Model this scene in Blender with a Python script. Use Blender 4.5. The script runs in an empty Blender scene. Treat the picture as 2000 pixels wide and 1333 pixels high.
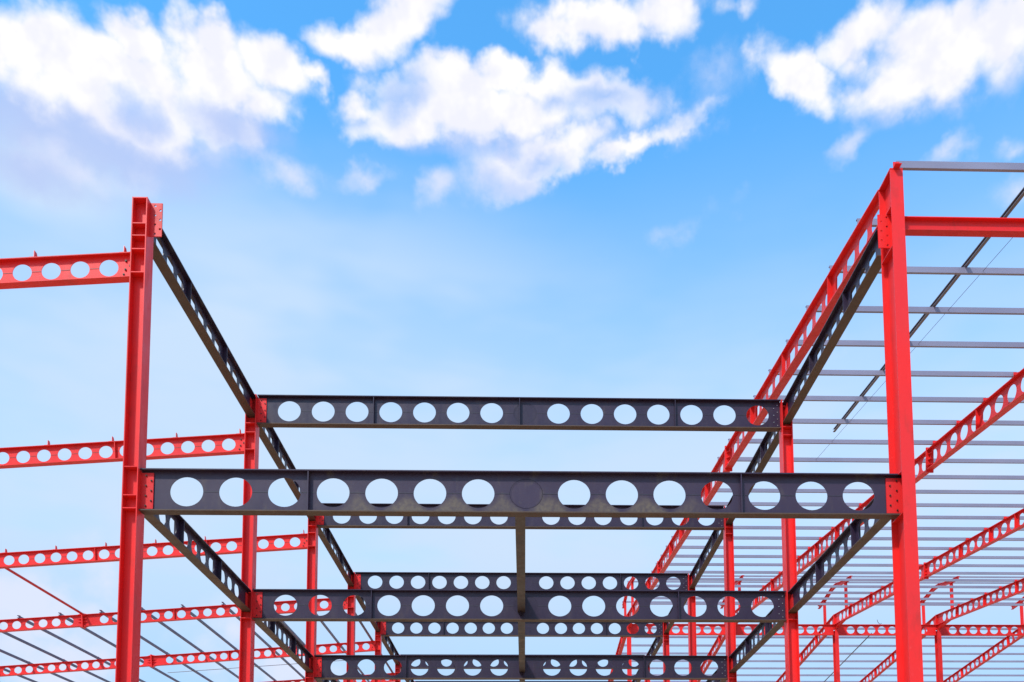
import bpy, bmesh, math, random
from mathutils import Matrix, Vector
R = math.radians
random.seed(7)
scene = bpy.context.scene
C = scene.collection

# ------------------------------------------------------------------ camera
CAM_YAW, CAM_PITCH, CAM_ROLL = 0.02923, 0.0859, -0.00559
F_PX, CX, CY = 1804.774, 1076.776, 1563.466          # in pixels of a 2000 x 1333 frame
cam_d = bpy.data.cameras.new('camera')
cam = bpy.data.objects.new('camera', cam_d)
C.objects.link(cam)
_f = Vector((math.sin(CAM_YAW) * math.cos(CAM_PITCH), math.cos(CAM_YAW) * math.cos(CAM_PITCH), math.sin(CAM_PITCH)))
_r = Vector((math.cos(CAM_YAW), -math.sin(CAM_YAW), 0))
_u = _r.cross(_f)
_r2 = _r * math.cos(CAM_ROLL) + _u * math.sin(CAM_ROLL)
_u2 = -_r * math.sin(CAM_ROLL) + _u * math.cos(CAM_ROLL)
cam.matrix_world = Matrix(((_r2.x, _u2.x, -_f.x, -0.0293), (_r2.y, _u2.y, -_f.y, -9.4393),
                           (_r2.z, _u2.z, -_f.z, 0.0), (0, 0, 0, 1)))
cam_d.sensor_fit = 'HORIZONTAL'
cam_d.sensor_width = 36.0
cam_d.lens = 36.0 * F_PX / 2000.0
cam_d.shift_x = -(CX - 1000.0) / 2000.0
cam_d.shift_y = (CY - 666.5) / 2000.0
cam_d.clip_start = 0.1
cam_d.clip_end = 4000.0
scene.camera = cam

# ------------------------------------------------------------------ light
SUN_EL = R(48.0)
SUN_AZ = R(216.0)                                      # clockwise from +Y: behind the camera, to its left
sun_d = bpy.data.lights.new('sun', 'SUN')
sun_d.energy = 3.6
sun_d.angle = R(4.0)
sun_d.color = (1.0, 0.965, 0.92)
sun = bpy.data.objects.new('sun', sun_d)
C.objects.link(sun)
_s = Vector((math.sin(SUN_AZ) * math.cos(SUN_EL), math.cos(SUN_AZ) * math.cos(SUN_EL), math.sin(SUN_EL)))
sun.rotation_euler = _s.to_track_quat('Z', 'Y').to_euler()
sun.location = (-30, -40, 50)

scene.cycles.max_bounces = 5
scene.cycles.diffuse_bounces = 3
scene.cycles.glossy_bounces = 2
scene.view_settings.view_transform = 'Standard'
scene.view_settings.look = 'None'
scene.view_settings.exposure = 0.0
scene.view_settings.gamma = 1.0
scene.view_settings.use_curve_mapping = False

# ------------------------------------------------------------------ sky: blue air with cumulus, by azimuth and elevation
HARD_CLOUDS = [(-25.72, 39.71, 6.73, 1.62, 0, 1.1),
    (-23.73, 41.52, 2.66, 1.15, 0, 1.1),
    (-29.53, 39.34, 3.26, 1.3, 0, 1),
    (-19.23, 42.18, 3.59, 1.17, 0, 1),
    (-15.85, 42.18, 3.11, 1.15, -10, 1),
    (-13.57, 41.98, 1.34, 0.7, 0, 0.9),
    (-24.85, 38.84, 7.9, 1.57, 0, 0.95),
    (-18.87, 40.89, 4.49, 1.27, 0, 1),
    (-3.06, 41.61, 9.06, 1.26, 0, 1),
    (-4.75, 42.73, 3.71, 0.89, 0, 1),
    (-1.19, 43.06, 2.73, 0.75, 0, 1),
    (1.37, 42.59, 3.75, 0.84, 0, 0.9),
    (5.79, 42.01, 5.07, 0.85, -6, 0.9),
    (-8.73, 40.84, 4.27, 1.02, 10, 0.9),
    (-10.7, 41.06, 2.27, 0.91, 0, 0.8),
    (2.02, 39.81, 5.07, 0.96, 10, 0.85),
    (7.44, 40.28, 6.69, 0.5, 8, 0.7),
    (-0.02, 38.94, 2.7, 0.87, 10, 0.75),
    (-7.97, 44.71, 3.5, 1.29, 25, 0.9),
    (-10.76, 43.61, 2.61, 0.76, 0, 0.8),
    (5.51, 44.92, 6.13, 1.02, 0, 0.95),
    (9.26, 45.19, 2.7, 1.19, 0, 0.9),
    (2.08, 44.9, 2.4, 0.75, 0, 0.8),
    (14.58, 44.69, 1.31, 0.47, 0, 0.45),
    (26.72, 41.16, 5.62, 1.78, 0, 0.95),
    (18.32, 41.81, 3.45, 1.07, -28, 0.9),
    (22.08, 42.52, 2.71, 1.03, 0, 0.8),
    (15.81, 43.04, 1.45, 0.76, 40, 0.5),
    (29.78, 41.04, 3.47, 2.37, 0, 0.95),
    (24.65, 40.56, 5.2, 1.06, 0, 0.8)]
SOFT_CLOUDS = [(-15.09, 37.8, 1.86, 0.73, 0, 0.6),
    (-10.65, 38.19, 2.26, 0.56, 15, 0.5),
    (-5.99, 38.29, 1.59, 0.75, 20, 0.6),
    (20.65, 38.81, 1.97, 0.54, 20, 0.55),
    (26.47, 37.33, 1.68, 0.49, 15, 0.55),
    (29.74, 36.64, 1.19, 0.45, 10, 0.5),
    (10.01, 36.39, 3.95, 0.59, 12, 0.3),
    (30.02, 34.89, 1.18, 0.84, 0, 0.5),
    (-25.79, 35.75, 3.73, 0.75, 0, 0.5),
    (10.47, 40.81, 4.31, 0.72, 8, 0.5),
    (12.84, 42.41, 2.96, 1.18, 0, 0.3),
    (-2.04, 39.23, 4.04, 1.3, 0, 0.5),
    (-28.7, 14.59, 4.59, 2.0, 0, 0.9),
    (-24.33, 16.53, 2.1, 1.92, 0, 0.6),
    (-26.61, 11.84, 4.76, 2.07, 0, 0.9),
    (-16.94, 16.18, 2.62, 1.45, 20, 0.6),
    (-14.51, 12.51, 4.75, 1.5, 0, 0.8),
    (-17.78, 14.65, 3.45, 1.75, 20, 0.6),
    (19.92, 29.39, 1.2, 0.65, 0, 0.25)]
VEIL_CLOUDS = [(-29.16, 35.19, 10.49, 3.88, 0, 0.75),
    (-14.83, 27.99, 24.65, 10.26, 0, 0.85),
    (-25.21, 29.03, 13.19, 5.19, 0, 0.45),
    (4.2, 25.07, 24.64, 5.58, 0, 0.5)]
BELLY_CLOUDS = [(-26.13, 37.22, 9.55, 1.71, 0, 1.1),
    (-19.11, 39.25, 4.75, 1.32, 0, 0.9),
    (-28.65, 35.23, 5.55, 1.43, 0, 0.8),
    (-0.69, 40.43, 11.05, 0.84, 3, 0.6),
    (26.06, 39.86, 6.78, 0.97, 0, 0.5),
    (-18.57, 40.95, 3.6, 1.17, 0, 0.5)]

world = bpy.data.worlds.new('World')
scene.world = world
world.use_nodes = True
world.cycles.sampling_method = 'MANUAL'
world.cycles.sample_map_resolution = 256
nt = world.node_tree
nt.nodes.clear()
LK = nt.links.new


def N(kind, **kw):
    n = nt.nodes.new(kind)
    for k, v in kw.items():
        setattr(n, k, v)
    return n


def put(sock, v):
    if isinstance(v, bpy.types.NodeSocket):
        LK(v, sock)
    else:
        sock.default_value = v


def M(op, a, b=0.0, c=0.0, clamp=False):
    n = N('ShaderNodeMath', operation=op, use_clamp=clamp)
    put(n.inputs[0], a)
    put(n.inputs[1], b)
    put(n.inputs[2], c)
    return n.outputs[0]


def smooth(x, lo, hi, a=0.0, b=1.0):
    n = N('ShaderNodeMapRange', interpolation_type='SMOOTHSTEP')
    put(n.inputs[0], x)
    for i, v in enumerate((lo, hi, a, b)):
        put(n.inputs[1 + i], v)
    return n.outputs[0]


def noise(vec, scale, detail, rough=0.5, lac=2.0):
    n = N('ShaderNodeTexNoise')
    LK(vec, n.inputs['Vector'])
    n.inputs['Scale'].default_value = scale
    n.inputs['Detail'].default_value = detail
    n.inputs['Roughness'].default_value = rough
    n.inputs['Lacunarity'].default_value = lac
    return n


def mixc(f, a, b, mode='MIX'):
    n = N('ShaderNodeMix', data_type='RGBA', blend_type=mode)
    put(n.inputs[0], f)
    put(n.inputs[6], a)
    put(n.inputs[7], b)
    return n.outputs[2]


tc = N('ShaderNodeTexCoord')
dirv = tc.outputs['Generated']
sep = N('ShaderNodeSeparateXYZ')
LK(dirv, sep.inputs[0])
az = M('MULTIPLY', M('ARCTAN2', sep.outputs[0], sep.outputs[1]), 57.29578)
el = M('MULTIPLY', M('ARCSINE', sep.outputs[2]), 57.29578)
# billows: warp the angles with noise
w1 = noise(dirv, 14.0, 2.0, 0.55)
w2 = noise(dirv, 46.0, 3.0, 0.6)
ws1 = N('ShaderNodeSeparateColor'); LK(w1.outputs['Color'], ws1.inputs[0])
ws2 = N('ShaderNodeSeparateColor'); LK(w2.outputs['Color'], ws2.inputs[0])
azw = M('ADD', M('MULTIPLY_ADD', M('SUBTRACT', ws1.outputs[0], 0.5), 3.6, az), M('MULTIPLY', M('SUBTRACT', ws2.outputs[0], 0.5), 1.8))
elw = M('ADD', M('MULTIPLY_ADD', M('SUBTRACT', ws1.outputs[1], 0.5), 1.8, el), M('MULTIPLY', M('SUBTRACT', ws2.outputs[1], 0.5), 1.3))


def field(blobs, lift, warped=True):
    cv = N('ShaderNodeCombineXYZ')
    LK(azw if warped else az, cv.inputs[0])
    put(cv.inputs[1], M('ADD', elw if warped else el, lift))
    cur = None
    for a, e, ra, re, rot, amp in blobs:
        mp = N('ShaderNodeMapping', vector_type='TEXTURE')
        LK(cv.outputs[0], mp.inputs[0])
        mp.inputs[1].default_value = (a, e, 0)
        mp.inputs[2].default_value = (0, 0, R(rot))
        mp.inputs[3].default_value = (ra * 1.20, re * 1.40, 1)
        ln = N('ShaderNodeVectorMath', operation='LENGTH')
        LK(mp.outputs[0], ln.inputs[0])
        v = M('MULTIPLY_ADD', ln.outputs['Value'], -amp, amp)
        cur = v if cur is None else M('SMOOTH_MAX', cur, v, 0.12)
    return cur


# the sky outside the part with the known clouds carries on with cumulus of the same kind
gen_n = noise(dirv, 5.0, 4.0, 0.58)
out_mask = M('MAXIMUM', smooth(M('ABSOLUTE', az), 34.0, 44.0), smooth(el, 47.5, 54.0))
gen_f = M('MULTIPLY_ADD', M('SUBTRACT', gen_n.outputs['Fac'], 0.5), 5.0, -0.15)
gen_f = M('MULTIPLY_ADD', out_mask, M('ADD', gen_f, 2.0), -2.0)

def puffs(scale, seed):
    n = N('ShaderNodeTexVoronoi', feature='F1')
    off = N('ShaderNodeVectorMath', operation='MULTIPLY_ADD')
    LK(w2.outputs['Color'], off.inputs[0])
    off.inputs[1].default_value = (0.5 / scale,) * 3
    LK(dirv, off.inputs[2])
    LK(off.outputs[0], n.inputs['Vector'])
    n.inputs['Scale'].default_value = scale
    return M('SUBTRACT', 0.45, n.outputs['Distance'])


wisp = M('SUBTRACT', noise(dirv, 60.0, 4.0, 0.6).outputs['Fac'], 0.5)
fine = M('ADD', M('MULTIPLY', wisp, 0.30), M('ADD', M('MULTIPLY', puffs(20.0, 0), 0.40), M('MULTIPLY', puffs(48.0, 1), 0.26)))
f0 = M('MAXIMUM', field(HARD_CLOUDS, 0.0), gen_f)
f_up = M('MAXIMUM', field(HARD_CLOUDS, 3.0), gen_f)
dens = smooth(M('ADD', f0, fine), 0.0, 0.56)
above = smooth(M('MULTIPLY_ADD', fine, 0.4, f_up), 0.25, 1.05)
dens = M('MULTIPLY', dens, M('MULTIPLY_ADD', above, -0.45, 1.0))
s0 = field(SOFT_CLOUDS, 0.0)
sdens = M('MULTIPLY', smooth(M('ADD', s0, fine), -0.05, 0.7), 0.8)
veil = M('MULTIPLY', smooth(field(VEIL_CLOUDS, 0.0, False), 0.0, 0.75), 0.95)

sky = N('ShaderNodeTexSky', sky_type='NISHITA')
sky.sun_disc = False
sky.sun_elevation = SUN_EL
sky.sun_rotation = SUN_AZ
sky.altitude = 0.0
sky.air_density = 1.0
sky.dust_density = 1.0
sky.ozone_density = 1.0
SKY_STRENGTH = 0.1
col = mixc(1.0, sky.outputs[0], (1.25, 3.18, 4.0, 1), 'MULTIPLY')   # colour grade of the clear air
K = 1.0 / SKY_STRENGTH
# pale air towards the horizon
streak = N('ShaderNodeMapping')
LK(dirv, streak.inputs[0])
streak.inputs[3].default_value = (3.0, 3.0, 9.0)
uneven = smooth(noise(streak.outputs[0], 1.6, 3.0, 0.55).outputs['Fac'], 0.30, 0.68)
air = M('MULTIPLY', M('MULTIPLY', smooth(el, 43.0, 20.0), 0.95), M('MAXIMUM', M('MULTIPLY_ADD', uneven, 0.28, 0.76), smooth(el, 26.0, 16.0)))
pale = mixc(smooth(el, 9.0, 24.0), (0.46 * K, 0.70 * K, 1.0 * K, 1), (0.67 * K, 0.80 * K, 0.99 * K, 1))
col = mixc(air, col, pale)
veil = M('MULTIPLY', veil, M('MULTIPLY_ADD', uneven, 0.75, 0.45))
col = mixc(veil, col, (0.60 * K, 0.775 * K, 1.0 * K, 1))
belly = M('MULTIPLY', smooth(M('ADD', field(BELLY_CLOUDS, 0.0), M('MULTIPLY', fine, 0.5)), 0.0, 0.8), 0.8)
col = mixc(belly, col, (0.50 * K, 0.61 * K, 0.95 * K, 1))
col = mixc(sdens, col, (0.80 * K, 0.84 * K, 1.02 * K, 1))
lump = smooth(noise(dirv, 30.0, 3.0, 0.55).outputs['Fac'], 0.36, 0.60)
ccol = mixc(lump, (0.90 * K, 0.91 * K, 1.02 * K, 1), (1.03 * K, 1.02 * K, 1.04 * K, 1))
ccol = mixc(above, ccol, (0.62 * K, 0.70 * K, 0.98 * K, 1))
col = mixc(dens, col, ccol)
bg = N('ShaderNodeBackground')
LK(col, bg.inputs[0])
bg.inputs[1].default_value = SKY_STRENGTH
wo = N('ShaderNodeOutputWorld')
LK(bg.outputs[0], wo.inputs[0])

# ------------------------------------------------------------------ materials
def new_mat(name):
    m = bpy.data.materials.new(name)
    m.use_nodes = True
    t = m.node_tree
    return m, t, t.nodes['Principled BSDF']


def mat_noise(t, scale, detail, rough=0.55, stretch=None):
    tcn = t.nodes.new('ShaderNodeTexCoord')
    gn = t.nodes.new('ShaderNodeNewGeometry')
    nn = t.nodes.new('ShaderNodeTexNoise')
    nn.inputs['Scale'].default_value = scale
    nn.inputs['Detail'].default_value = detail
    nn.inputs['Roughness'].default_value = rough
    if stretch:
        mp = t.nodes.new('ShaderNodeMapping')
        mp.inputs[3].default_value = stretch
        t.links.new(gn.outputs['Position'], mp.inputs[0])
        t.links.new(mp.outputs[0], nn.inputs['Vector'])
    else:
        t.links.new(gn.outputs['Position'], nn.inputs['Vector'])
    t.nodes.remove(tcn)
    return nn.outputs['Fac']


def mat_ramp(t, f, lo, hi, a=0.0, b=1.0):
    n = t.nodes.new('ShaderNodeMapRange')
    n.interpolation_type = 'SMOOTHSTEP'
    t.links.new(f, n.inputs[0])
    for i, v in enumerate((lo, hi, a, b)):
        n.inputs[1 + i].default_value = v
    return n.outputs[0]


def mat_mix(t, f, a, b):
    n = t.nodes.new('ShaderNodeMix')
    n.data_type = 'RGBA'
    for i, v in ((0, f), (6, a), (7, b)):
        if isinstance(v, bpy.types.NodeSocket):
            t.links.new(v, n.inputs[i])
        else:
            n.inputs[i].default_value = v
    return n.outputs[2]


def mat_math(t, op, a, b):
    n = t.nodes.new('ShaderNodeMath')
    n.operation = op
    for i, v in ((0, a), (1, b)):
        if isinstance(v, bpy.types.NodeSocket):
            t.links.new(v, n.inputs[i])
        else:
            n.inputs[i].default_value = v
    return n.outputs[0]


def mat_bump(t, b, f, strength, dist):
    n = t.nodes.new('ShaderNodeBump')
    n.inputs['Strength'].default_value = strength
    n.inputs['Distance'].default_value = dist
    t.links.new(f, n.inputs['Height'])
    t.links.new(n.outputs[0], b.inputs['Normal'])


def steel_paint(name, base, faded, dirt, dirt_lo, dirt_hi, dirt_max, rough, spec=0.45):
    m, t, b = new_mat(name)
    n1 = mat_noise(t, 1.3, 4.0)
    n2 = mat_noise(t, 9.0, 5.0, 0.6, (1.0, 1.0, 0.35))
    n3 = mat_noise(t, 4.0, 6.0, 0.65, (1.0, 1.0, 0.5))
    col = mat_mix(t, mat_ramp(t, n1, 0.3, 0.7), base, faded)
    col = mat_mix(t, mat_ramp(t, n2, 0.55, 0.8, 0.0, 0.35), col, dirt)
    col = mat_mix(t, mat_ramp(t, n3, dirt_lo, dirt_hi, 0.0, dirt_max), col, dirt)
    # each piece was painted on its own: a slight difference in tone, plus pale scuffs
    n4 = mat_noise(t, 17.0, 6.0, 0.7)
    col = mat_mix(t, mat_ramp(t, n4, 0.60, 0.78, 0.0, 0.30), col, tuple(min(1.0, x * 1.2 + 0.10) for x in base[:3]) + (1,))
    oi = t.nodes.new('ShaderNodeObjectInfo')
    tone = mat_ramp(t, oi.outputs['Random'], 0.0, 1.0, 0.86, 1.06)
    hs = t.nodes.new('ShaderNodeHueSaturation')
    t.links.new(tone, hs.inputs['Value'])
    t.links.new(col, hs.inputs['Color'])
    col = hs.outputs[0]
    t.links.new(col, b.inputs['Base Color'])
    t.links.new(mat_ramp(t, n2, 0.2, 0.8, rough - 0.08, rough + 0.12), b.inputs['Roughness'])
    b.inputs['Specular IOR Level'].default_value = spec
    mat_bump(t, b, mat_noise(t, 5.0, 3.0), 0.25, 0.004)
    return m


RED = steel_paint('red_steel_paint', (0.80, 0.020, 0.018, 1), (0.72, 0.024, 0.026, 1), (0.34, 0.028, 0.022, 1), 0.54, 0.76, 0.5, 0.40, 0.26)
DARK = steel_paint('dark_steel_primer', (0.026, 0.014, 0.033, 1), (0.034, 0.019, 0.042, 1), (0.066, 0.043, 0.047, 1), 0.56, 0.76, 0.6, 0.38, 0.36)
STAINED = steel_paint('stained_steel_primer', (0.038, 0.022, 0.046, 1), (0.046, 0.028, 0.055, 1), (0.12, 0.092, 0.066, 1), 0.56, 0.76, 0.6, 0.42, 0.32)


def mud_splash(m):
    """tan mud dried on the lower web between the middle holes of the front beam"""
    t = m.node_tree
    bs = t.nodes['Principled BSDF']
    old = bs.inputs['Base Color'].links[0].from_socket
    tcn = t.nodes.new('ShaderNodeTexCoord')
    sp = t.nodes.new('ShaderNodeSeparateXYZ')
    t.links.new(tcn.outputs['Object'], sp.inputs[0])
    ph = mat_math(t, 'FRACT', mat_math(t, 'DIVIDE', mat_math(t, 'SUBTRACT', sp.outputs[0], 0.463), 0.506), 0.0)
    mid = mat_math(t, 'ABSOLUTE', mat_math(t, 'SUBTRACT', ph, 0.5), 0.0)
    wob = mat_math(t, 'MULTIPLY', mat_math(t, 'SUBTRACT', mat_noise(t, 5.0, 4.0), 0.5), 0.16)
    v = mat_math(t, 'ADD', mat_math(t, 'SUBTRACT', mat_math(t, 'MULTIPLY', mid, -0.40), sp.outputs[2]), wob)
    v = mat_ramp(t, v, -0.03, 0.08)
    win = mat_ramp(t, mat_noise(t, 0.55, 2.0), 0.38, 0.58)
    win2 = mat_math(t, 'MULTIPLY', mat_ramp(t, sp.outputs[0], 1.6, 2.4), mat_ramp(t, sp.outputs[0], 6.2, 5.4))
    gr = mat_ramp(t, mat_noise(t, 22.0, 5.0), 0.3, 0.7, 0.45, 1.0)
    f = mat_math(t, 'MULTIPLY', mat_math(t, 'MULTIPLY', v, win2), mat_math(t, 'MULTIPLY', gr, mat_math(t, 'ADD', mat_math(t, 'MULTIPLY', win, 0.45), 0.25)))
    t.links.new(mat_mix(t, f, old, (0.17, 0.125, 0.08, 1)), bs.inputs['Base Color'])


mud_splash(STAINED)
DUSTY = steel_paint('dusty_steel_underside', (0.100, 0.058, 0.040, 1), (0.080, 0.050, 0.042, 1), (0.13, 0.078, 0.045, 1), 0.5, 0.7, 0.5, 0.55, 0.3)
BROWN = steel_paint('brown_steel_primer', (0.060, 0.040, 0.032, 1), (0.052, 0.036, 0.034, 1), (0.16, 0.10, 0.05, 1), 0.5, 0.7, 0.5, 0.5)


def galvanised():
    m, t, b = new_mat('galvanised_steel')
    n1 = mat_noise(t, 2.2, 5.0, 0.6, (0.4, 1, 1))
    n2 = mat_noise(t, 40.0, 3.0)
    c = mat_mix(t, mat_ramp(t, n1, 0.35, 0.7), (0.27, 0.245, 0.33, 1), (0.23, 0.21, 0.29, 1))
    c = mat_mix(t, mat_ramp(t, n2, 0.6, 0.8, 0.0, 0.15), c, (0.34, 0.32, 0.38, 1))
    n3 = mat_noise(t, 1.1, 6.0, 0.7)
    c = mat_mix(t, mat_ramp(t, n3, 0.66, 0.76, 0.0, 0.6), c, (0.22, 0.17, 0.13, 1))
    t.links.new(c, b.inputs['Base Color'])
    b.inputs['Metallic'].default_value = 0.15
    b.inputs['Roughness'].default_value = 0.42
    return m


GALV = galvanised()
WORN = steel_paint('worn_grey_steel', (0.16, 0.14, 0.17, 1), (0.13, 0.11, 0.13, 1), (0.12, 0.08, 0.05, 1), 0.5, 0.7, 0.6, 0.45)
OLDZINC = steel_paint('dull_zinc', (0.13, 0.11, 0.17, 1), (0.10, 0.085, 0.14, 1), (0.13, 0.09, 0.08, 1), 0.55, 0.75, 0.5, 0.45)


def plain(name, col, rough, metal=0.0):
    m, t, b = new_mat(name)
    n = mat_noise(t, 30.0, 3.0)
    c2 = tuple(x * 0.7 for x in col[:3]) + (1,)
    t.links.new(mat_mix(t, n, col, c2), b.inputs['Base Color'])
    b.inputs['Roughness'].default_value = rough
    b.inputs['Metallic'].default_value = metal
    return m


BOLT = plain('dark_bolt_steel', (0.06, 0.045, 0.035, 1), 0.45, 0.6)
ZINC = plain('zinc_bolt_steel', (0.55, 0.55, 0.58, 1), 0.35, 0.6)
SEAM = plain('weld_bead', (0.045, 0.035, 0.05, 1), 0.45, 0.2)
SEAM_RED = plain('red_weld_bead', (0.33, 0.03, 0.03, 1), 0.5)
ROD = plain('steel_rod', (0.16, 0.13, 0.14, 1), 0.45, 0.4)


def dirt_ground():
    m, t, b = new_mat('dry_earth')
    n1 = mat_noise(t, 0.25, 6.0)
    n2 = mat_noise(t, 3.0, 6.0)
    c = mat_mix(t, mat_ramp(t, n1, 0.3, 0.7), (0.50, 0.32, 0.18, 1), (0.40, 0.26, 0.15, 1))
    c = mat_mix(t, mat_ramp(t, n2, 0.45, 0.75, 0.0, 0.5), c, (0.55, 0.38, 0.24, 1))
    t.links.new(c, b.inputs['Base Color'])
    b.inputs['Roughness'].default_value = 0.95
    mat_bump(t, b, n2, 0.6, 0.05)
    return m


EARTH = dirt_ground()

# ------------------------------------------------------------------ mesh helpers
CACHE = {}


def to_mesh(name, bm, mat):
    bmesh.ops.recalc_face_normals(bm, faces=bm.faces)
    me = bpy.data.meshes.new(name)
    bm.to_mesh(me)
    bm.free()
    me.materials.append(mat)
    return me


def box(bm, x0, x1, y0, y1, z0, z1):
    v = [bm.verts.new(p) for p in ((x0, y0, z0), (x1, y0, z0), (x1, y1, z0), (x0, y1, z0),
                                   (x0, y0, z1), (x1, y0, z1), (x1, y1, z1), (x0, y1, z1))]
    for f in ((0, 1, 2, 3), (4, 5, 6, 7), (0, 1, 5, 4), (1, 2, 6, 5), (2, 3, 7, 6), (3, 0, 4, 7)):
        bm.faces.new([v[i] for i in f])


def box_mesh(name, mat, x0, x1, y0, y1, z0, z1):
    key = (name, mat.name) + tuple(round(q, 4) for q in (x0, x1, y0, y1, z0, z1))
    if key not in CACHE:
        bm = bmesh.new()
        box(bm, x0, x1, y0, y1, z0, z1)
        CACHE[key] = to_mesh(name, bm, mat)
    return CACHE[key]


def prism(bm, pts, axis, a, b):
    """closed outline pts (2D) pushed from a to b along axis"""
    def P(p, t):
        return {'x': (t, p[0], p[1]), 'y': (p[0], t, p[1]), 'z': (p[0], p[1], t)}[axis]
    A = [bm.verts.new(P(p, a)) for p in pts]
    B = [bm.verts.new(P(p, b)) for p in pts]
    n = len(pts)
    bm.faces.new(A)
    bm.faces.new(B[::-1])
    for i in range(n):
        bm.faces.new((A[i], A[(i + 1) % n], B[(i + 1) % n], B[i]))


def holed_plate(bm, s0, s1, z0, z1, t, holes, seg=28):
    """plate in the local XZ plane, thickness t along Y, with elliptical openings (s, z, rx, rz)"""
    holes = sorted(holes)
    cuts = [s0] + [(a[0] + a[2] + b[0] - b[2]) / 2 for a, b in zip(holes, holes[1:])] + [s1]
    if not holes:
        box(bm, s0, s1, -t / 2, t / 2, z0, z1)
        return
    for (hs, hz, rx, rz), c0, c1 in zip(holes, cuts, cuts[1:]):
        ang = [2 * math.pi * i / seg for i in range(seg)]
        for x, z in ((c0, z0), (c1, z0), (c1, z1), (c0, z1)):
            ang.append(math.atan2((z - hz) / rz, (x - hs) / rx) % (2 * math.pi))
        ang = sorted(set(round(a, 6) for a in ang))
        ring = []
        for a in ang:
            dx, dz = rx * math.cos(a), rz * math.sin(a)
            ks = []
            if dx > 1e-7: ks.append((c1 - hs) / dx)
            if dx < -1e-7: ks.append((c0 - hs) / dx)
            if dz > 1e-7: ks.append((z1 - hz) / dz)
            if dz < -1e-7: ks.append((z0 - hz) / dz)
            k = min(ks)
            ring.append(((hs + dx, hz + dz), (hs + dx * k, hz + dz * k)))
        V = [[bm.verts.new((p[0], y, p[1])) for p in pair for y in (-t / 2, t / 2)] for pair in ring]
        n = len(V)
        for i in range(n):
            a, b = V[i], V[(i + 1) % n]
            bm.faces.new((a[0], b[0], b[2], a[2]))
            bm.faces.new((a[1], a[3], b[3], b[1]))
            bm.faces.new((a[0], a[1], b[1], b[0]))
    for s in (s0, s1):
        v = [bm.verts.new(p) for p in ((s, -t / 2, z0), (s, t / 2, z0), (s, t / 2, z1), (s, -t / 2, z1))]
        bm.faces.new(v)


def cyl(bm, p, axis, r, h, n=6):
    pts = [(r * math.cos(2 * math.pi * i / n + 0.3), r * math.sin(2 * math.pi * i / n + 0.3)) for i in range(n)]
    i, j = {'x': (1, 2), 'y': (0, 2), 'z': (0, 1)}[axis]
    k = {'x': 0, 'y': 1, 'z': 2}[axis]
    prism(bm, [(p[i] + a, p[j] + b) for a, b in pts], axis, p[k] - h / 2, p[k] + h / 2)


def tube(bm, pts, r, n=8):
    pts = [Vector(p) for p in pts]
    rings = []
    for i, p in enumerate(pts):
        d = (pts[min(i + 1, len(pts) - 1)] - pts[max(i - 1, 0)]).normalized()
        u = d.cross(Vector((0, 0, 1)))
        if u.length < 1e-4: u = Vector((1, 0, 0))
        u.normalize()
        w = d.cross(u)
        rings.append([bm.verts.new(p + (u * math.cos(2 * math.pi * k / n) + w * math.sin(2 * math.pi * k / n)) * r) for k in range(n)])
    for a, b in zip(rings, rings[1:]):
        for k in range(n):
            bm.faces.new((a[k], a[(k + 1) % n], b[(k + 1) % n], b[k]))
    bm.faces.new(rings[0][::-1])
    bm.faces.new(rings[-1])


def thing(name, label, cat, loc, rot=(0, 0, 0), group=None):
    o = bpy.data.objects.new(name, None)
    C.objects.link(o)
    o.location = loc
    o.rotation_euler = rot
    o.empty_display_size = 0.2
    o['label'] = label
    o['category'] = cat
    if group:
        o['group'] = group
    return o


def solo(name, me, label, cat, loc=(0, 0, 0), rot=(0, 0, 0), group=None):
    o = bpy.data.objects.new(name, me)
    C.objects.link(o)
    o.location = loc
    o.rotation_euler = rot
    o['label'] = label
    o['category'] = cat
    if group:
        o['group'] = group
    return o


def part(name, me, parent, loc=(0, 0, 0), rot=(0, 0, 0), label=None):
    o = bpy.data.objects.new(name, me)
    C.objects.link(o)
    o.parent = parent
    o.location = loc
    o.rotation_euler = rot
    if label:
        o['label'] = label
    return o


ORD = ['first', 'second', 'third', 'fourth', 'fifth', 'sixth', 'seventh', 'eighth', 'ninth', 'tenth', 'eleventh',
       'twelfth', 'thirteenth', 'fourteenth', 'fifteenth', 'sixteenth', 'seventeenth', 'eighteenth', 'nineteenth',
       'twentieth', 'twenty-first', 'twenty-second', 'twenty-third', 'twenty-fourth', 'twenty-fifth', 'twenty-sixth']

GZ = -1.6                      # ground level; z = 0 is the eye
BAY = 4.0
Z_LOW, Z_UP = 4.057, 7.037     # centre lines of the cross beams of the two floors
D_X = 0.45                     # depth of a cross beam
X_LC, X_RC1, X_RC = -4.09, 4.02, 3.97

# ------------------------------------------------------------------ ground
bm = bmesh.new()
n = 40
S = 1500.0
vs = [[bm.verts.new((-S + 2 * S * i / n, -S + 2 * S * j / n, GZ)) for j in range(n + 1)] for i in range(n + 1)]
for i in range(n):
    for j in range(n):
        bm.faces.new((vs[i][j], vs[i + 1][j], vs[i + 1][j + 1], vs[i][j + 1]))
g = bpy.data.objects.new('ground', to_mesh('ground', bm, EARTH))
C.objects.link(g)
g['kind'] = 'structure'

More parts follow.
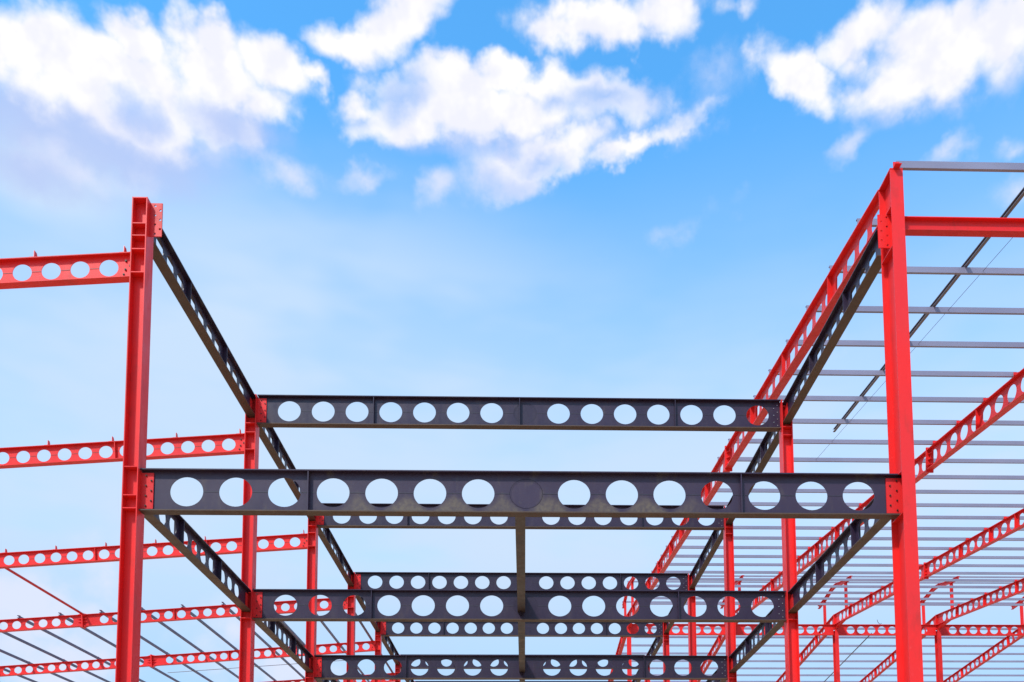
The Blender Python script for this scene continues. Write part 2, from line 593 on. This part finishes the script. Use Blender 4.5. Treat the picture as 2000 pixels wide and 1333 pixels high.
# ------------------------------------------------------------------ I-section members
def i_beam(name, label, cat, loc, rot, L, h, bf, tf, tw, holes, mat, stiff=(), seam=None, group=None, seg=28, key=None, top0=0.0, under=None):
    root = thing(name, label, cat, loc, rot, group)
    zi = h / 2 - tf
    kw = (key, 'web', mat.name)
    if kw not in CACHE:
        bm = bmesh.new()
        holed_plate(bm, 0, L, -zi, zi, tw, holes, seg)
        CACHE[kw] = to_mesh('web', bm, mat)
    part('web', CACHE[kw], root)
    part('top_flange', box_mesh('top_flange', mat, top0, L, -bf / 2, bf / 2, zi, h / 2), root)
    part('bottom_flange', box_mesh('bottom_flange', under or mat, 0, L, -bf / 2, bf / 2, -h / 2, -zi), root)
    for s in stiff:
        for sd in (-1, 1):
            y0, y1 = sorted((sd * tw / 2, sd * (bf / 2 - 0.004)))
            part('stiffener', box_mesh('stiffener', mat, -0.005, 0.005, y0, y1, -zi, zi), root, (s, 0, 0))
    if seam:
        ks = (key, 'seam', seam.name)
        if ks not in CACHE:
            bm = bmesh.new()
            hs = sorted(holes)
            for a, b in zip(hs, hs[1:]):
                if b[0] - a[0] < a[2] * 3.6:
                    for sd in (-1, 1):
                        y0, y1 = sorted((sd * tw / 2, sd * (tw / 2 + 0.0025)))
                        box(bm, a[0] + a[2] + 0.004, b[0] - b[2] - 0.004, y0, y1, -0.0035, 0.0035)
            CACHE[ks] = to_mesh('weld_seam', bm, seam)
        part('weld_seam', CACHE[ks], root)['kind'] = 'stuff'
    return root


def bolt_mesh(mat, r, h):
    k = ('bolt', mat.name, r, h)
    if k not in CACHE:
        bm = bmesh.new()
        cyl(bm, (0, 0, 0), 'y', r, h, 6)
        cyl(bm, (0, 0, 0), 'y', r * 0.55, h * 1.7, 8)
        CACHE[k] = to_mesh('bolt', bm, mat)
    return CACHE[k]


def fin_plate(parent, x0, x1, y, zc, h, zig=True, empty=False, sgn=1):
    """red plate facing the camera with two staggered columns of bolts; sgn = +1 bolts' denser column nearest x0"""
    xa, xb = x0 + (x1 - x0) * 0.42, x0 + (x1 - x0) * 0.84
    za = [-0.42, -0.14, 0.14, 0.42]
    zb = [-0.28, 0.0, 0.28]
    if sgn < 0:
        xa, xb = x0 + (x1 - x0) * 0.62, x0 + (x1 - x0) * 0.22
    spots = [(xa, q * h) for q in za] + [(xb, q * h) for q in zb]
    if empty:
        xm = (xa + xb) / 2
        bm = bmesh.new()
        for (a, b), hx, zz in (((x0, xm), min(xa, xb), za if xa < xb else zb), ((xm, x1), max(xa, xb), zb if xa < xb else za)):
            tmp = bmesh.new()
            holed_plate(tmp, -h / 2, h / 2, -(b - a) / 2, (b - a) / 2, 0.012, [(q * h, hx - (a + b) / 2, 0.013, 0.013) for q in zz], 10)
            me = bpy.data.meshes.new('t')
            # turn the strip upright: s -> z, z -> x
            for v in tmp.verts:
                v.co = Vector((v.co.z + (a + b) / 2, v.co.y, v.co.x))
            tmp.to_mesh(me)
            tmp.free()
            bm.from_mesh(me)
            bpy.data.meshes.remove(me)
        return part('fin_plate', to_mesh('fin_plate', bm, RED), parent, (0, y, zc))
    p = part('fin_plate', box_mesh('fin_plate', RED, x0, x1, -0.006, 0.006, -h / 2, h / 2), parent, (0, y, zc))
    for x, z in spots:
        part('bolt', bolt_mesh(BOLT, 0.0095, 0.010), p, (x, -0.011, z))
    return p


# ------------------------------------------------------------------ left line of columns
NR = 7
for r in range(NR):
    if r == 0:
        lab = 'red I-column nearest on the left, an empty bolt plate at its top'
    else:
        lab = 'red I-column in the left line, %s from the front' % ORD[r]
    col = thing('steel_column', lab, 'column', (X_LC, r * BAY, GZ), group='columns of the left line')
    H = 7.25 - GZ
    hy = 0.095
    for s in (-1, 1):
        x0, x1 = sorted((s * 0.08, s * 0.069))
        part('flange', box_mesh('flange', RED, x0, x1, -hy, hy, 0.02, H), col)
    part('web', box_mesh('web', RED, -0.069, 0.069, -0.004, 0.004, 0.02, H), col)
    part('base_plate', box_mesh('base_plate', RED, -0.15, 0.15, -0.16, 0.16, 0.0, 0.02), col)
    zs = [6.957, 6.82, 6.669, 6.41, 4.285, 3.982, 3.844] if r == 0 else [6.805, 6.665, 6.40, 3.84]
    for z in zs:
        part('stiffener', box_mesh('stiffener', RED, -0.069, 0.069, -hy + 0.002, -0.004, -0.005, 0.005), col, (0, 0, z - GZ))
    part('cap_plate', box_mesh('cap_plate', RED, -0.069, 0.069, -hy, hy, -0.01, 0.0), col, (0, 0, H - 0.002))
    fin_plate(col, 0.08, 0.21, -0.0125, (7.05 if r == 0 else Z_UP) - GZ, 0.375, empty=(r == 0))
    fin_plate(col, 0.08, 0.21, -0.0125, Z_LOW - GZ, 0.385)
    if r > 0:
        for zc in (7.06, 4.10):
            part('fin_plate', box_mesh('fin_plate_side', RED, 0.006, 0.016, -0.16, -0.004, -0.1, 0.1), col, (0, 0, zc - GZ))

# ------------------------------------------------------------------ right line of columns
def deep_column(name, label, x, y, top, group, extra=None, hd=0.163):
    col = thing(name, label, 'column', (x, y, GZ), group=group)
    H = top - GZ
    for s in (-1, 1):
        y0, y1 = sorted((s * hd, s * (hd - 0.012)))
        part('flange', box_mesh('flange', RED, -0.07, 0.07, y0, y1, 0.02, H), col)
    part('web', box_mesh('web', RED, -0.004, 0.004, -hd + 0.012, hd - 0.012, 0.02, H), col)
    part('base_plate', box_mesh('base_plate', RED, -0.15, 0.15, -0.24, 0.24, 0.0, 0.02), col)
    for z in (extra or ()):
        for s in (-1, 1):
            x0, x1 = sorted((s * 0.004, s * 0.068))
            part('stiffener', box_mesh('stiffener', RED, x0, x1, -hd + 0.012, hd - 0.012, -0.005, 0.005), col, (0, 0, z - GZ))
    return col


RS, RZ0, RH = 0.1, 7.665, 0.40      # right roof: slope, top of rafter at y = 0, rafter depth
FX = [4.02 + 4.02 * k for k in range(7)]
for k, x in enumerate(FX):
    if k == 0:
        lab = 'bright red I-column nearest on the right, carrying the first roof rafter'
    else:
        lab = 'red front column under the %s rafter of the right roof' % ORD[k]
    c = deep_column('steel_column', lab, x, 0.0, 7.645, 'columns of the right front', (7.245, 6.79, 4.275, 3.825) if k == 0 else (7.245,))
    part('cap_plate', box_mesh('cap_plate', RED, -0.07, 0.07, -0.163, 0.163, -0.004, 0.012), c, (0, 0, 7.653 - GZ))
    if k == 0:
        fin_plate(c, -0.165, -0.004, -0.0125, 7.045 - GZ, 0.385, empty=True, sgn=-1)
        fin_plate(c, -0.185, -0.004, -0.0125, Z_LOW - GZ, 0.385, sgn=-1)
for r in range(1, NR):
    lab = 'red I-column in the right line, %s from the front' % ORD[r]
    col = thing('steel_column', lab, 'column', (X_RC, r * BAY, GZ), group='columns of the right line')
    H = 7.25 - GZ
    hy = 0.095
    for s in (-1, 1):
        x0, x1 = sorted((s * 0.08, s * 0.069))
        part('flange', box_mesh('flange', RED, x0, x1, -hy, hy, 0.02, H), col)
    part('web', box_mesh('web', RED, -0.069, 0.069, -0.004, 0.004, 0.02, H), col)
    part('base_plate', box_mesh('base_plate', RED, -0.15, 0.15, -0.16, 0.16, 0.0, 0.02), col)
    for z in (6.82, 6.69, 3.84):
        part('stiffener', box_mesh('stiffener', RED, -0.069, 0.069, -hy + 0.002, -0.004, -0.005, 0.005), col, (0, 0, z - GZ))
    for zc in (Z_UP, Z_LOW):
        part('fin_plate', box_mesh('fin_plate_back', RED, -0.21, -0.08, -0.006, 0.006, -0.19, 0.19), col, (0, 0.0125, zc - GZ))
    for zc in (7.06, 4.10):
        part('fin_plate', box_mesh('fin_plate_side', RED, -0.016, -0.006, -0.16, -0.004, -0.1, 0.1), col, (0, 0, zc - GZ))

# ------------------------------------------------------------------ dark cross beams of the two floors
HP = 0.506
x_hole = [(-7 + i) * HP for i in range(15)]


def disc_mesh(mat):
    k = ('disc', mat.name)
    if k not in CACHE:
        bm = bmesh.new()
        n = 32
        prism(bm, [(0.163 * math.cos(2 * math.pi * i / n), 0.150 * math.sin(2 * math.pi * i / n)) for i in range(n)], 'y', -0.0025, 0.0025)
        CACHE[k] = to_mesh('infill_disc', bm, mat)
    return CACHE[k]


def ring_mesh(mat):
    k = ('ring', mat.name)
    if k not in CACHE:
        bm = bmesh.new()
        n = 32
        P = []
        for i in range(n):
            a = 2 * math.pi * i / n
            P.append([bm.verts.new((rx * math.cos(a), y, rz * math.sin(a))) for rx, rz, y in ((0.158, 0.145, -0.004), (0.1745, 0.1615, -0.004), (0.158, 0.145, 0.004), (0.1745, 0.1615, 0.004))])
        for i in range(n):
            a, b = P[i], P[(i + 1) % n]
            bm.faces.new((a[0], a[1], b[1], b[0]))
            bm.faces.new((a[2], b[2], b[3], a[3]))
            bm.faces.new((a[0], b[0], b[2], a[2]))
            bm.faces.new((a[1], a[3], b[3], b[1]))
        CACHE[k] = to_mesh('weld_ring', bm, mat)
    return CACHE[k]


def cross_beam(r, zc, floor):
    x0 = X_LC + 0.085
    x1 = (X_RC1 - 0.005 if r == 0 else X_RC - 0.085)
    mat = STAINED if (r == 0) else DARK
    web0, web1 = x0 + 0.02, (x1 - 0.03 if r == 0 else x1 - 0.004)
    if floor == 'lower':
        lab = ('stained dark cross beam with round holes, nearest, spanning the front columns' if r == 0 else
               'dark lower-floor cross beam with round holes at the %s row of columns' % ORD[r])
    else:
        lab = 'dark upper-floor cross beam with round holes at the %s row of columns' % ORD[r]
    holes = [(x - x0, 0.0, 0.171, 0.158) for x in x_hole]
    b = i_beam('cross_beam', lab, 'beam', (x0, r * BAY, zc), (0, 0, 0), x1 - x0, D_X, 0.125, 0.012, 0.008, holes, mat,
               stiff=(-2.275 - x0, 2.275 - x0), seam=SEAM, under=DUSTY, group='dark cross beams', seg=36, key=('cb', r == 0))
    d = part('infill_disc', disc_mesh(mat), b, (-x0, 0, 0))
    part('weld_ring', ring_mesh(mat), d)
    if floor == 'upper':
        part('stiffener', box_mesh('stiffener_plate', mat, -0.005, 0.005, -0.06, -0.004, -D_X / 2 + 0.012, D_X / 2 + (0.0 if r > 1 else 0.0) - 0.012), b, (-0.083 - x0, 0, 0))
    if r > 0:
        for i, (dx, dz) in enumerate(((0.04, 0.16), (0.04, 0.05), (0.04, -0.06), (0.04, -0.16), (0.095, 0.11), (0.095, 0.0), (0.095, -0.11))):
            part('bolt', bolt_mesh(ZINC, 0.0075, 0.006), b, (x1 - x0 - dx, -0.007, dz))
    return b


for r in range(0, 5):
    cross_beam(r, Z_LOW, 'lower')
for r in range(1, NR):
    cross_beam(r, Z_UP, 'upper')

# ------------------------------------------------------------------ dark side beams running back between the columns
LH = 0.31
y_side = [0.45, 0.76, 1.07, 1.46, 1.77, 2.08, 2.39, 2.84, 3.14, 3.45]
for side, xc0 in (('left', X_LC), ('right', X_RC)):
    for floor, top in (('lower', 4.258), ('upper', 7.232 if side == 'left' else 7.20)):
        for r in range(0, NR - 1):
            if floor == 'lower' and r > 3:
                continue
            a, e = 0.012, 0.012
            if r == 0 and side == 'right':
                a = 0.166
            L = BAY - a - e
            holes = [(y - a, 0.0, 0.104, 0.098) for y in y_side]
            lab = 'dark %s-floor edge beam with holes on the %s, %s bay from the front' % (floor, side, ORD[r])
            i_beam('edge_beam', lab, 'beam', (xc0, r * BAY + a, top - LH / 2), (0, 0, R(90)), L, LH, 0.125, 0.011, 0.007, holes, DARK,
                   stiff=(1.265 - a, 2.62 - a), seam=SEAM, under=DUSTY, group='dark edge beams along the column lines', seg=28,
                   key=('lb', round(a, 3)))

# ------------------------------------------------------------------ dark middle beams of the lower floor
for r in range(0, 4):
    lab = 'slim dark middle beam under the lower floor, %s bay from the front' % ORD[r]
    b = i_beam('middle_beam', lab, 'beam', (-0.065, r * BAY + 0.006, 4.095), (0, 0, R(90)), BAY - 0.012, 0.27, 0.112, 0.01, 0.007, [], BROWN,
               group='middle beams of the lower floor', key=('mb',))
    part('end_cleat', box_mesh('end_cleat', DARK, BAY - 0.10, BAY - 0.014, 0.004, 0.014, -0.19, 0.1), b)

# ------------------------------------------------------------------ left building: red rafters sloping away to the left
LS = 0.0715
LA = math.atan(LS)
LEND = -19.9
RHL = 0.275
xh = [-4.43 - 0.3015 * k for k in range(18)] + [-9.83]
xh += [-10.63 - 0.3015 * k for k in range(30)]
XS = -10.31
x_cleat = [-4.25 - 0.938 * k for k in range(16)]


def cleat_left():
    k = ('cleat_left',)
    if k not in CACHE:
        bm = bmesh.new()
        prism(bm, [(-0.045, 0.0), (0.045, 0.0), (0.03, 0.085), (-0.02, 0.085)], 'x', -0.003, 0.003)
        box(bm, 0.003, 0.05, -0.045, 0.045, 0.0, 0.006)
        CACHE[k] = to_mesh('purlin_cleat', bm, RED)
    return CACHE[k]


def rib_mesh():
    k = ('rib',)
    if k not in CACHE:
        bm = bmesh.new()
        prism(bm, [(0, -0.05), (0.12, -0.004), (0.12, 0.004), (0, 0.05)], 'z', -0.004, 0.004)
        CACHE[k] = to_mesh('rib', bm, RED)
    return CACHE[k]


def wedge_mesh():
    k = ('wedge',)
    if k not in CACHE:
        bm = bmesh.new()
        prism(bm, [(0, 0), (0.10, 0), (0, 0.03)], 'y', -0.045, 0.045)
        CACHE[k] = to_mesh('splice_wedge', bm, RED)
    return CACHE[k]


NL = 6
for r in range(NL):
    x0 = X_LC - 0.085
    top = 6.665
    L = (x0 - LEND) / math.cos(LA)
    s_of = lambda x: (x0 - x) / math.cos(LA)
    holes = [(s_of(x), 0.0, 0.101, 0.094) for x in xh]
    lab = 'red rafter with round holes running left, %s from the front' % ORD[r]
    b = i_beam('cellular_rafter', lab, 'rafter', (x0, r * BAY, top - RHL / 2), (0, LA, R(180)), L, RHL, 0.10, 0.009, 0.006, holes, RED,
               stiff=(s_of(-6.09), s_of(-8.2)), seam=SEAM_RED, group='red rafters of the left building', seg=28, key=('lr',))
    for x in x_cleat:
        part('purlin_cleat', cleat_left(), b, (s_of(x), 0, RHL / 2))
    sp = part('splice_plate', box_mesh('splice_plate', RED, -0.014, 0.014, -0.075, 0.075, -RHL / 2 - 0.035, RHL / 2 + 0.035), b, (s_of(XS), 0, 0))
    for sx in (-1, 1):
        for z in (-0.035, 0.035):
            part('rib', rib_mesh(), sp, (sx * 0.014, 0, z), (0, 0, 0 if sx > 0 else R(180)))
        for sz in (-1, 1):
            part('splice_wedge', wedge_mesh(), sp, (sx * 0.014, 0, sz * RHL / 2),
                 (0 if sz > 0 else R(180), 0, 0 if sx > 0 else R(180)))
    for dx, dz in ((0.07, 0.065), (0.03, 0.01), (0.08, -0.03), (0.10, -0.085)):
        part('bolt', bolt_mesh(BOLT, 0.012, 0.012), b, (dx, 0.008, dz))
    # outer column of the left building
    oc = thing('steel_column', 'red outer column carrying the %s left rafter' % ORD[r], 'column', (LEND - 0.06, r * BAY, GZ), group='outer columns of the left building')
    zt = top - (x0 - LEND) * LS - RHL - 0.02 - GZ
    for s in (-1, 1):
        xx0, xx1 = sorted((s * 0.08, s * 0.069))
        part('flange', box_mesh('flange', RED, xx0, xx1, -0.095, 0.095, 0.02, zt), oc)
    part('web', box_mesh('web', RED, -0.069, 0.069, -0.004, 0.004, 0.02, zt), oc)
    part('base_plate', box_mesh('base_plate', RED, -0.15, 0.15, -0.16, 0.16, 0.0, 0.02), oc)
    part('cap_plate', box_mesh('cap_plate', RED, -0.12, 0.12, -0.1, 0.1, 0.0, 0.02), oc, (0, 0, zt))


def c_section(mat, L, h, w, t=0.003, lip=0.012):
    """C purlin along local X, web at y = 0 facing -Y, base at z = 0"""
    k = ('c', mat.name, round(L, 3), h, w)
    if k not in CACHE:
        bm = bmesh.new()
        prism(bm, [(0, 0), (w, 0), (w, lip), (w - t, lip), (w - t, t), (t, t), (t, h - t), (w - t, h - t), (w - t, h - lip), (w, h - lip), (w, h), (0, h)], 'x', 0, L)
        CACHE[k] = to_mesh('purlin', bm, mat)
    return CACHE[k]


for k, x in enumerate(x_cleat[:15]):
    ztop = 6.665 + (x + 4.175) * LS
    lab = 'grey purlin running back over the left rafters, %s from the column line' % ORD[k]
    solo('roof_purlin', c_section(OLDZINC, 12.28, 0.062, 0.035), lab, 'purlin', (x - 0.004, 3 * BAY - 0.08, ztop + 0.007), (0, 0, R(90)), group='purlins of the left roof')
# red strut joining the third and fourth left rafters at their splices
bm = bmesh.new()
zs = 6.665 + (XS + 4.175) * LS
tube(bm, [(0, 2 * BAY + 0.05, 0), (0, 3 * BAY - 0.05, 0)], 0.027, 10)
solo('tie_strut', to_mesh('tie_strut', bm, RED), 'thin red tube between third and fourth left rafters at their splices', 'strut', (XS + 0.06, 0, zs - 0.03))
bm = bmesh.new()
tube(bm, [(-10.65, 18.0, 6.215), (-4.3, 18.0, 6.68)], 0.009, 6)
solo('sag_rod', to_mesh('sag_rod', bm, ROD), 'thin steel rod crossing the left roof purlins', 'rod')

# ------------------------------------------------------------------ right building: red rafters rising away from the camera
RA = math.atan(RS)
Y_R = 25.40
y_hole = [0.42 + 0.413 * k for k in range(60)]
y_stf = [1.93, 4.06, 6.05, 10.1, 12.2, 13.45, 15.1, 19.6, 21.7, 23.75]
y_spl = [8.05, 17.3]


def cleat_right():
    k = ('cleat_right',)
    if k not in CACHE:
        bm = bmesh.new()
        box(bm, -0.003, 0.003, -0.045, 0.045, 0.0, 0.062)
        box(bm, -0.05, -0.003, -0.05, 0.05, 0.0, 0.006)
        CACHE[k] = to_mesh('purlin_cleat', bm, RED)
    return CACHE[k]


def haunch_mesh():
    k = ('haunch',)
    if k not in CACHE:
        bm = bmesh.new()
        prism(bm, [(-1.0, 0.0), (0.0, -0.17), (0.0, 0.0)], 'y', -0.004, 0.004)
        prism(bm, [(-1.0, 0.0), (-1.0, -0.012), (0.0, -0.182), (0.0, -0.17)], 'y', -0.065, 0.065)
        CACHE[k] = to_mesh('haunch', bm, RED)
    return CACHE[k]


PY = [-0.16 + 0.988 * i for i in range(25)]
PYF = [26.95 + 0.988 * i for i in range(18)]


def near_rafter(k, x):
    ya = 0.166
    L = (Y_R - 0.016 - ya) / math.cos(RA)
    s_of = lambda y: (y - ya) / math.cos(RA)
    holes = []
    for y in y_hole:
        if y > 25.0 or min(abs(y - q) for q in y_spl) < 0.17:
            continue
        holes.append((s_of(y), 0.0, 0.148, 0.138))
    lab = 'red right-roof rafter with round holes, %s from the left, front slope' % ORD[k]
    # the member's own axes: s along the slope
    zc = RZ0 + RS * ya - RH / 2 / math.cos(RA)
    b = i_beam('cellular_rafter', lab, 'rafter', (x, ya, zc), (0, -RA, R(90)), L, RH, 0.14, 0.012, 0.008, holes, RED,
               stiff=[s_of(y) for y in y_stf], group='red rafters of the right roof', seg=24, key=('rr',), top0=0.03)
    for y in PY[1:]:
        if y > 25.2: continue
        part('purlin_cleat', cleat_right(), b, (s_of(y) - 0.006, 0.032 if k else -0.02, RH / 2))
    for y in y_spl:
        sp = part('splice_plate', box_mesh('splice_plate', RED, -0.014, 0.014, -0.075, 0.075, -RH / 2 - 0.05, RH / 2 + 0.045), b, (s_of(y), 0, 0))
        for z in (-0.11, 0.0, 0.11):
            for sx in (-1, 1):
                part('rib', rib_mesh(), sp, (sx * 0.014, 0, z), (0, 0, 0 if sx > 0 else R(180)))
    part('haunch', haunch_mesh(), b, (L, 0, -RH / 2))
    part('end_plate', box_mesh('end_plate', RED, -0.008, 0.008, -0.075, 0.075, -0.40, 0.21), b, (L, 0, 0))
    return b


def far_rafter(k, x):
    yb = 49.5
    ya = Y_R + 0.02
    L = (yb - ya) / math.cos(RA)
    holes = [(0.45 + 0.413 * i, 0.0, 0.148, 0.138) for i in range(57)]
    lab = 'red right-roof rafter with round holes, %s from the left, far slope' % ORD[k]
    zc = RZ0 + RS * Y_R - RH / 2 / math.cos(RA)
    b = i_beam('cellular_rafter', lab, 'rafter', (x, ya, zc), (0, RA, R(90)), L, RH, 0.14, 0.012, 0.008, holes, RED,
               stiff=[2.3, 4.37, 6.43, 10.56, 12.63], group='red rafters of the right roof', seg=16, key=('rf',))
    for y in (8.5, 17.0):
        part('splice_plate', box_mesh('splice_plate', RED, -0.014, 0.014, -0.075, 0.075, -RH / 2 - 0.05, RH / 2 + 0.045), b, (y, 0, 0))
    return b


for k, x in enumerate(FX):
    near_rafter(k, x)
    far_rafter(k, x)
    zt = RZ0 + RS * Y_R - RH - 0.2
    deep_column('steel_column', 'red ridge column under the %s right-roof rafter' % ORD[k], x, Y_R, zt, 'columns under the ridge', hd=0.15)
    deep_column('steel_column', 'red back column under the far end of the %s right-roof rafter' % ORD[k], x, 49.4, RZ0 + RS * Y_R - RS * 24.1 - RH - 0.02, 'columns of the right back', hd=0.15)

# ridge girders between the ridge columns
for k in range(len(FX) - 1):
    L = 4.02 - 0.15
    holes = [(0.52 + 0.408 * i, 0.0, 0.152, 0.145) for i in range(8)]
    i_beam('ridge_girder', 'red girder with round holes along the ridge, %s bay from the left' % ORD[k], 'beam', (FX[k] + 0.075, Y_R, 9.60), (0, 0, 0), L, 0.42, 0.13, 0.012, 0.008,
           holes, RED, group='red girders along the ridge', key=('rg',))

# ridge monitor frames
ARCH = [(23.5, 11.13), (24.1, 11.18), (24.7, 11.28), (25.1, 11.36), (25.4, 11.38), (25.7, 11.36), (26.1, 11.28), (26.7, 11.18), (27.3, 11.13)]
bm = bmesh.new()
pts = [(y - Y_R, z) for y, z in ARCH] + [(y - Y_R, z - 0.13) for y, z in ARCH[::-1]]
prism(bm, pts, 'x', -0.004, 0.004)
for dz in (0.0, -0.12):
    prism(bm, [(y - Y_R, z + dz) for y, z in ARCH] + [(y - Y_R, z + dz - 0.01) for y, z in ARCH[::-1]], 'x', -0.05, 0.05)
ARCH_ME = to_mesh('arch_rafter', bm, RED)
for k, x in enumerate(FX):
    t = thing('ridge_monitor_frame', 'small red arched vent frame on two posts over the %s ridge column' % ORD[k], 'roof frame', (x, Y_R, 0), group='vent frames on the ridge')
    part('arch_rafter', ARCH_ME, t)
    for y in (24.12, 26.58):
        zb = RZ0 + RS * Y_R - RS * abs(y - Y_R) + 0.002
        bm = bmesh.new()
        box(bm, -0.045, 0.045, -0.05, -0.042, zb, 11.06)
        box(bm, -0.045, 0.045, 0.042, 0.05, zb, 11.06)
        box(bm, -0.003, 0.003, -0.042, 0.042, zb, 11.06)
        part('post', to_mesh('post', bm, RED), t, (0, y - Y_R, 0))
for i, (y, z) in enumerate(((23.75, 11.155), (25.05, 11.36), (27.0, 11.16))):
    solo('vent_purlin', c_section(GALV, 24.3, 0.05, 0.035), 'thin grey purlin across the ridge vent frames, %s from the front' % ORD[i], 'purlin', (3.95, y, z), group='purlins of the ridge vent')

# ------------------------------------------------------------------ galvanised purlins of the right roof
PH, PW = 0.078, 0.04
SEGS = [(3.955, 8.035), (8.055, 16.07), (16.09, 28.2)]
SEG_L = ['between the first two rafters', 'past the second rafter', 'past the fourth rafter']
for i, y in enumerate(PY):
    for j, (a, b) in enumerate(SEGS):
        if j == 2 and y < 13: continue
        lab = 'galvanised purlin %s, %s from the front eave' % (SEG_L[j], ORD[i])
        zz = RZ0 + RS * y + 0.008
        if i == 0:
            zz = 7.672
            a = a + (0.07 if j == 0 else 0.0)
        solo('roof_purlin', c_section(GALV, b - a, PH, PW), lab, 'purlin', (a, y, zz), (RA * 0.3, 0, 0), group='purlins of the right roof')
for i, y in enumerate(PYF):
    for j, (a, b) in enumerate(SEGS):
        lab = 'thin far-slope purlin %s, %s from the ridge' % (SEG_L[j], ORD[i])
        zz = RZ0 + RS * Y_R - RS * (y - Y_R) + 0.004
        solo('roof_purlin', c_section(GALV, b - a, PH, PW), lab, 'purlin', (a, y, zz), (-RA, 0, 0), group='purlins of the right far slope')

# cleat holding the front purlin on the column head
c = solo('eave_cleat', None, 'small red cleat at the head of the nearest right column', 'cleat')
bm = bmesh.new()
box(bm, 3.985, 4.055, -0.169, -0.163, 7.662, 7.73)
box(bm, 3.985, 4.055, -0.23, -0.169, 7.662, 7.668)
me = to_mesh('eave_cleat', bm, RED)
bpy.data.objects.remove(c)
solo('eave_cleat', me, 'small red cleat at the head of the nearest right column', 'cleat')

# red eave strut between the front columns
for k in range(len(FX) - 1):
    b = i_beam('eave_strut', ('plain red eave strut running right from the nearest right column' if k == 0 else 'plain red eave strut between front columns, %s bay from the left' % ORD[k]), 'strut',
               (FX[k] + 0.006, 0.0, 7.122), (0, 0, 0), 4.02 - 0.012, 0.155, 0.10, 0.01, 0.007, [], RED, group='red eave struts', key=('es',))
    for dz in (-0.022, 0.022):
        part('bolt', bolt_mesh(BOLT, 0.012, 0.012), b, (0.11, -0.008, dz))

# loose purlin lying across the roof, and the sag rods
bm = bmesh.new()
def roofz(y): return RZ0 + RS * y
L = 8.2
prism(bm, [(0, 0), (0.042, 0), (0.042, 0.010), (0.039, 0.010), (0.039, 0.003), (0.003, 0.003), (0.003, 0.052), (0.039, 0.052), (0.039, 0.045), (0.042, 0.045), (0.042, 0.055), (0, 0.055)], 'x', 0, L)
solo('loose_purlin', to_mesh('loose_purlin', bm, WORN), 'loose dark purlin lying lengthwise on top of the right roof purlins', 'purlin',
     (5.70, -0.75, roofz(-0.75) + PH + 0.018), (0, -RA, R(90) - math.atan(0.2 / 7.0)))
bm = bmesh.new()
tube(bm, [(5.975, 0.85, roofz(0.85) + 0.04), (5.985, 8.75, roofz(8.75) + 0.04)], 0.003, 6)
solo('sag_rod', to_mesh('sag_rod', bm, ROD), 'thin rod threaded through the front purlins of the right roof', 'rod')
bm = bmesh.new()
tube(bm, [(14.25, 27.4, 10.02), (14.36, 34.9, 9.27)], 0.022, 6)
solo('sag_rod', to_mesh('sag_rod', bm, ROD), 'thin dark rod across the far-slope purlins behind the ridge', 'rod')
bm = bmesh.new()
tube(bm, [(13.69, 25.34, 10.0), (13.70, 25.34, 9.93), (13.74, 25.34, 9.86), (13.80, 25.34, 9.823), (13.86, 25.34, 9.85)], 0.010, 6)
solo('bent_rod', to_mesh('bent_rod', bm, ROD), 'short bent steel rod left on top of the ridge girder', 'rod')
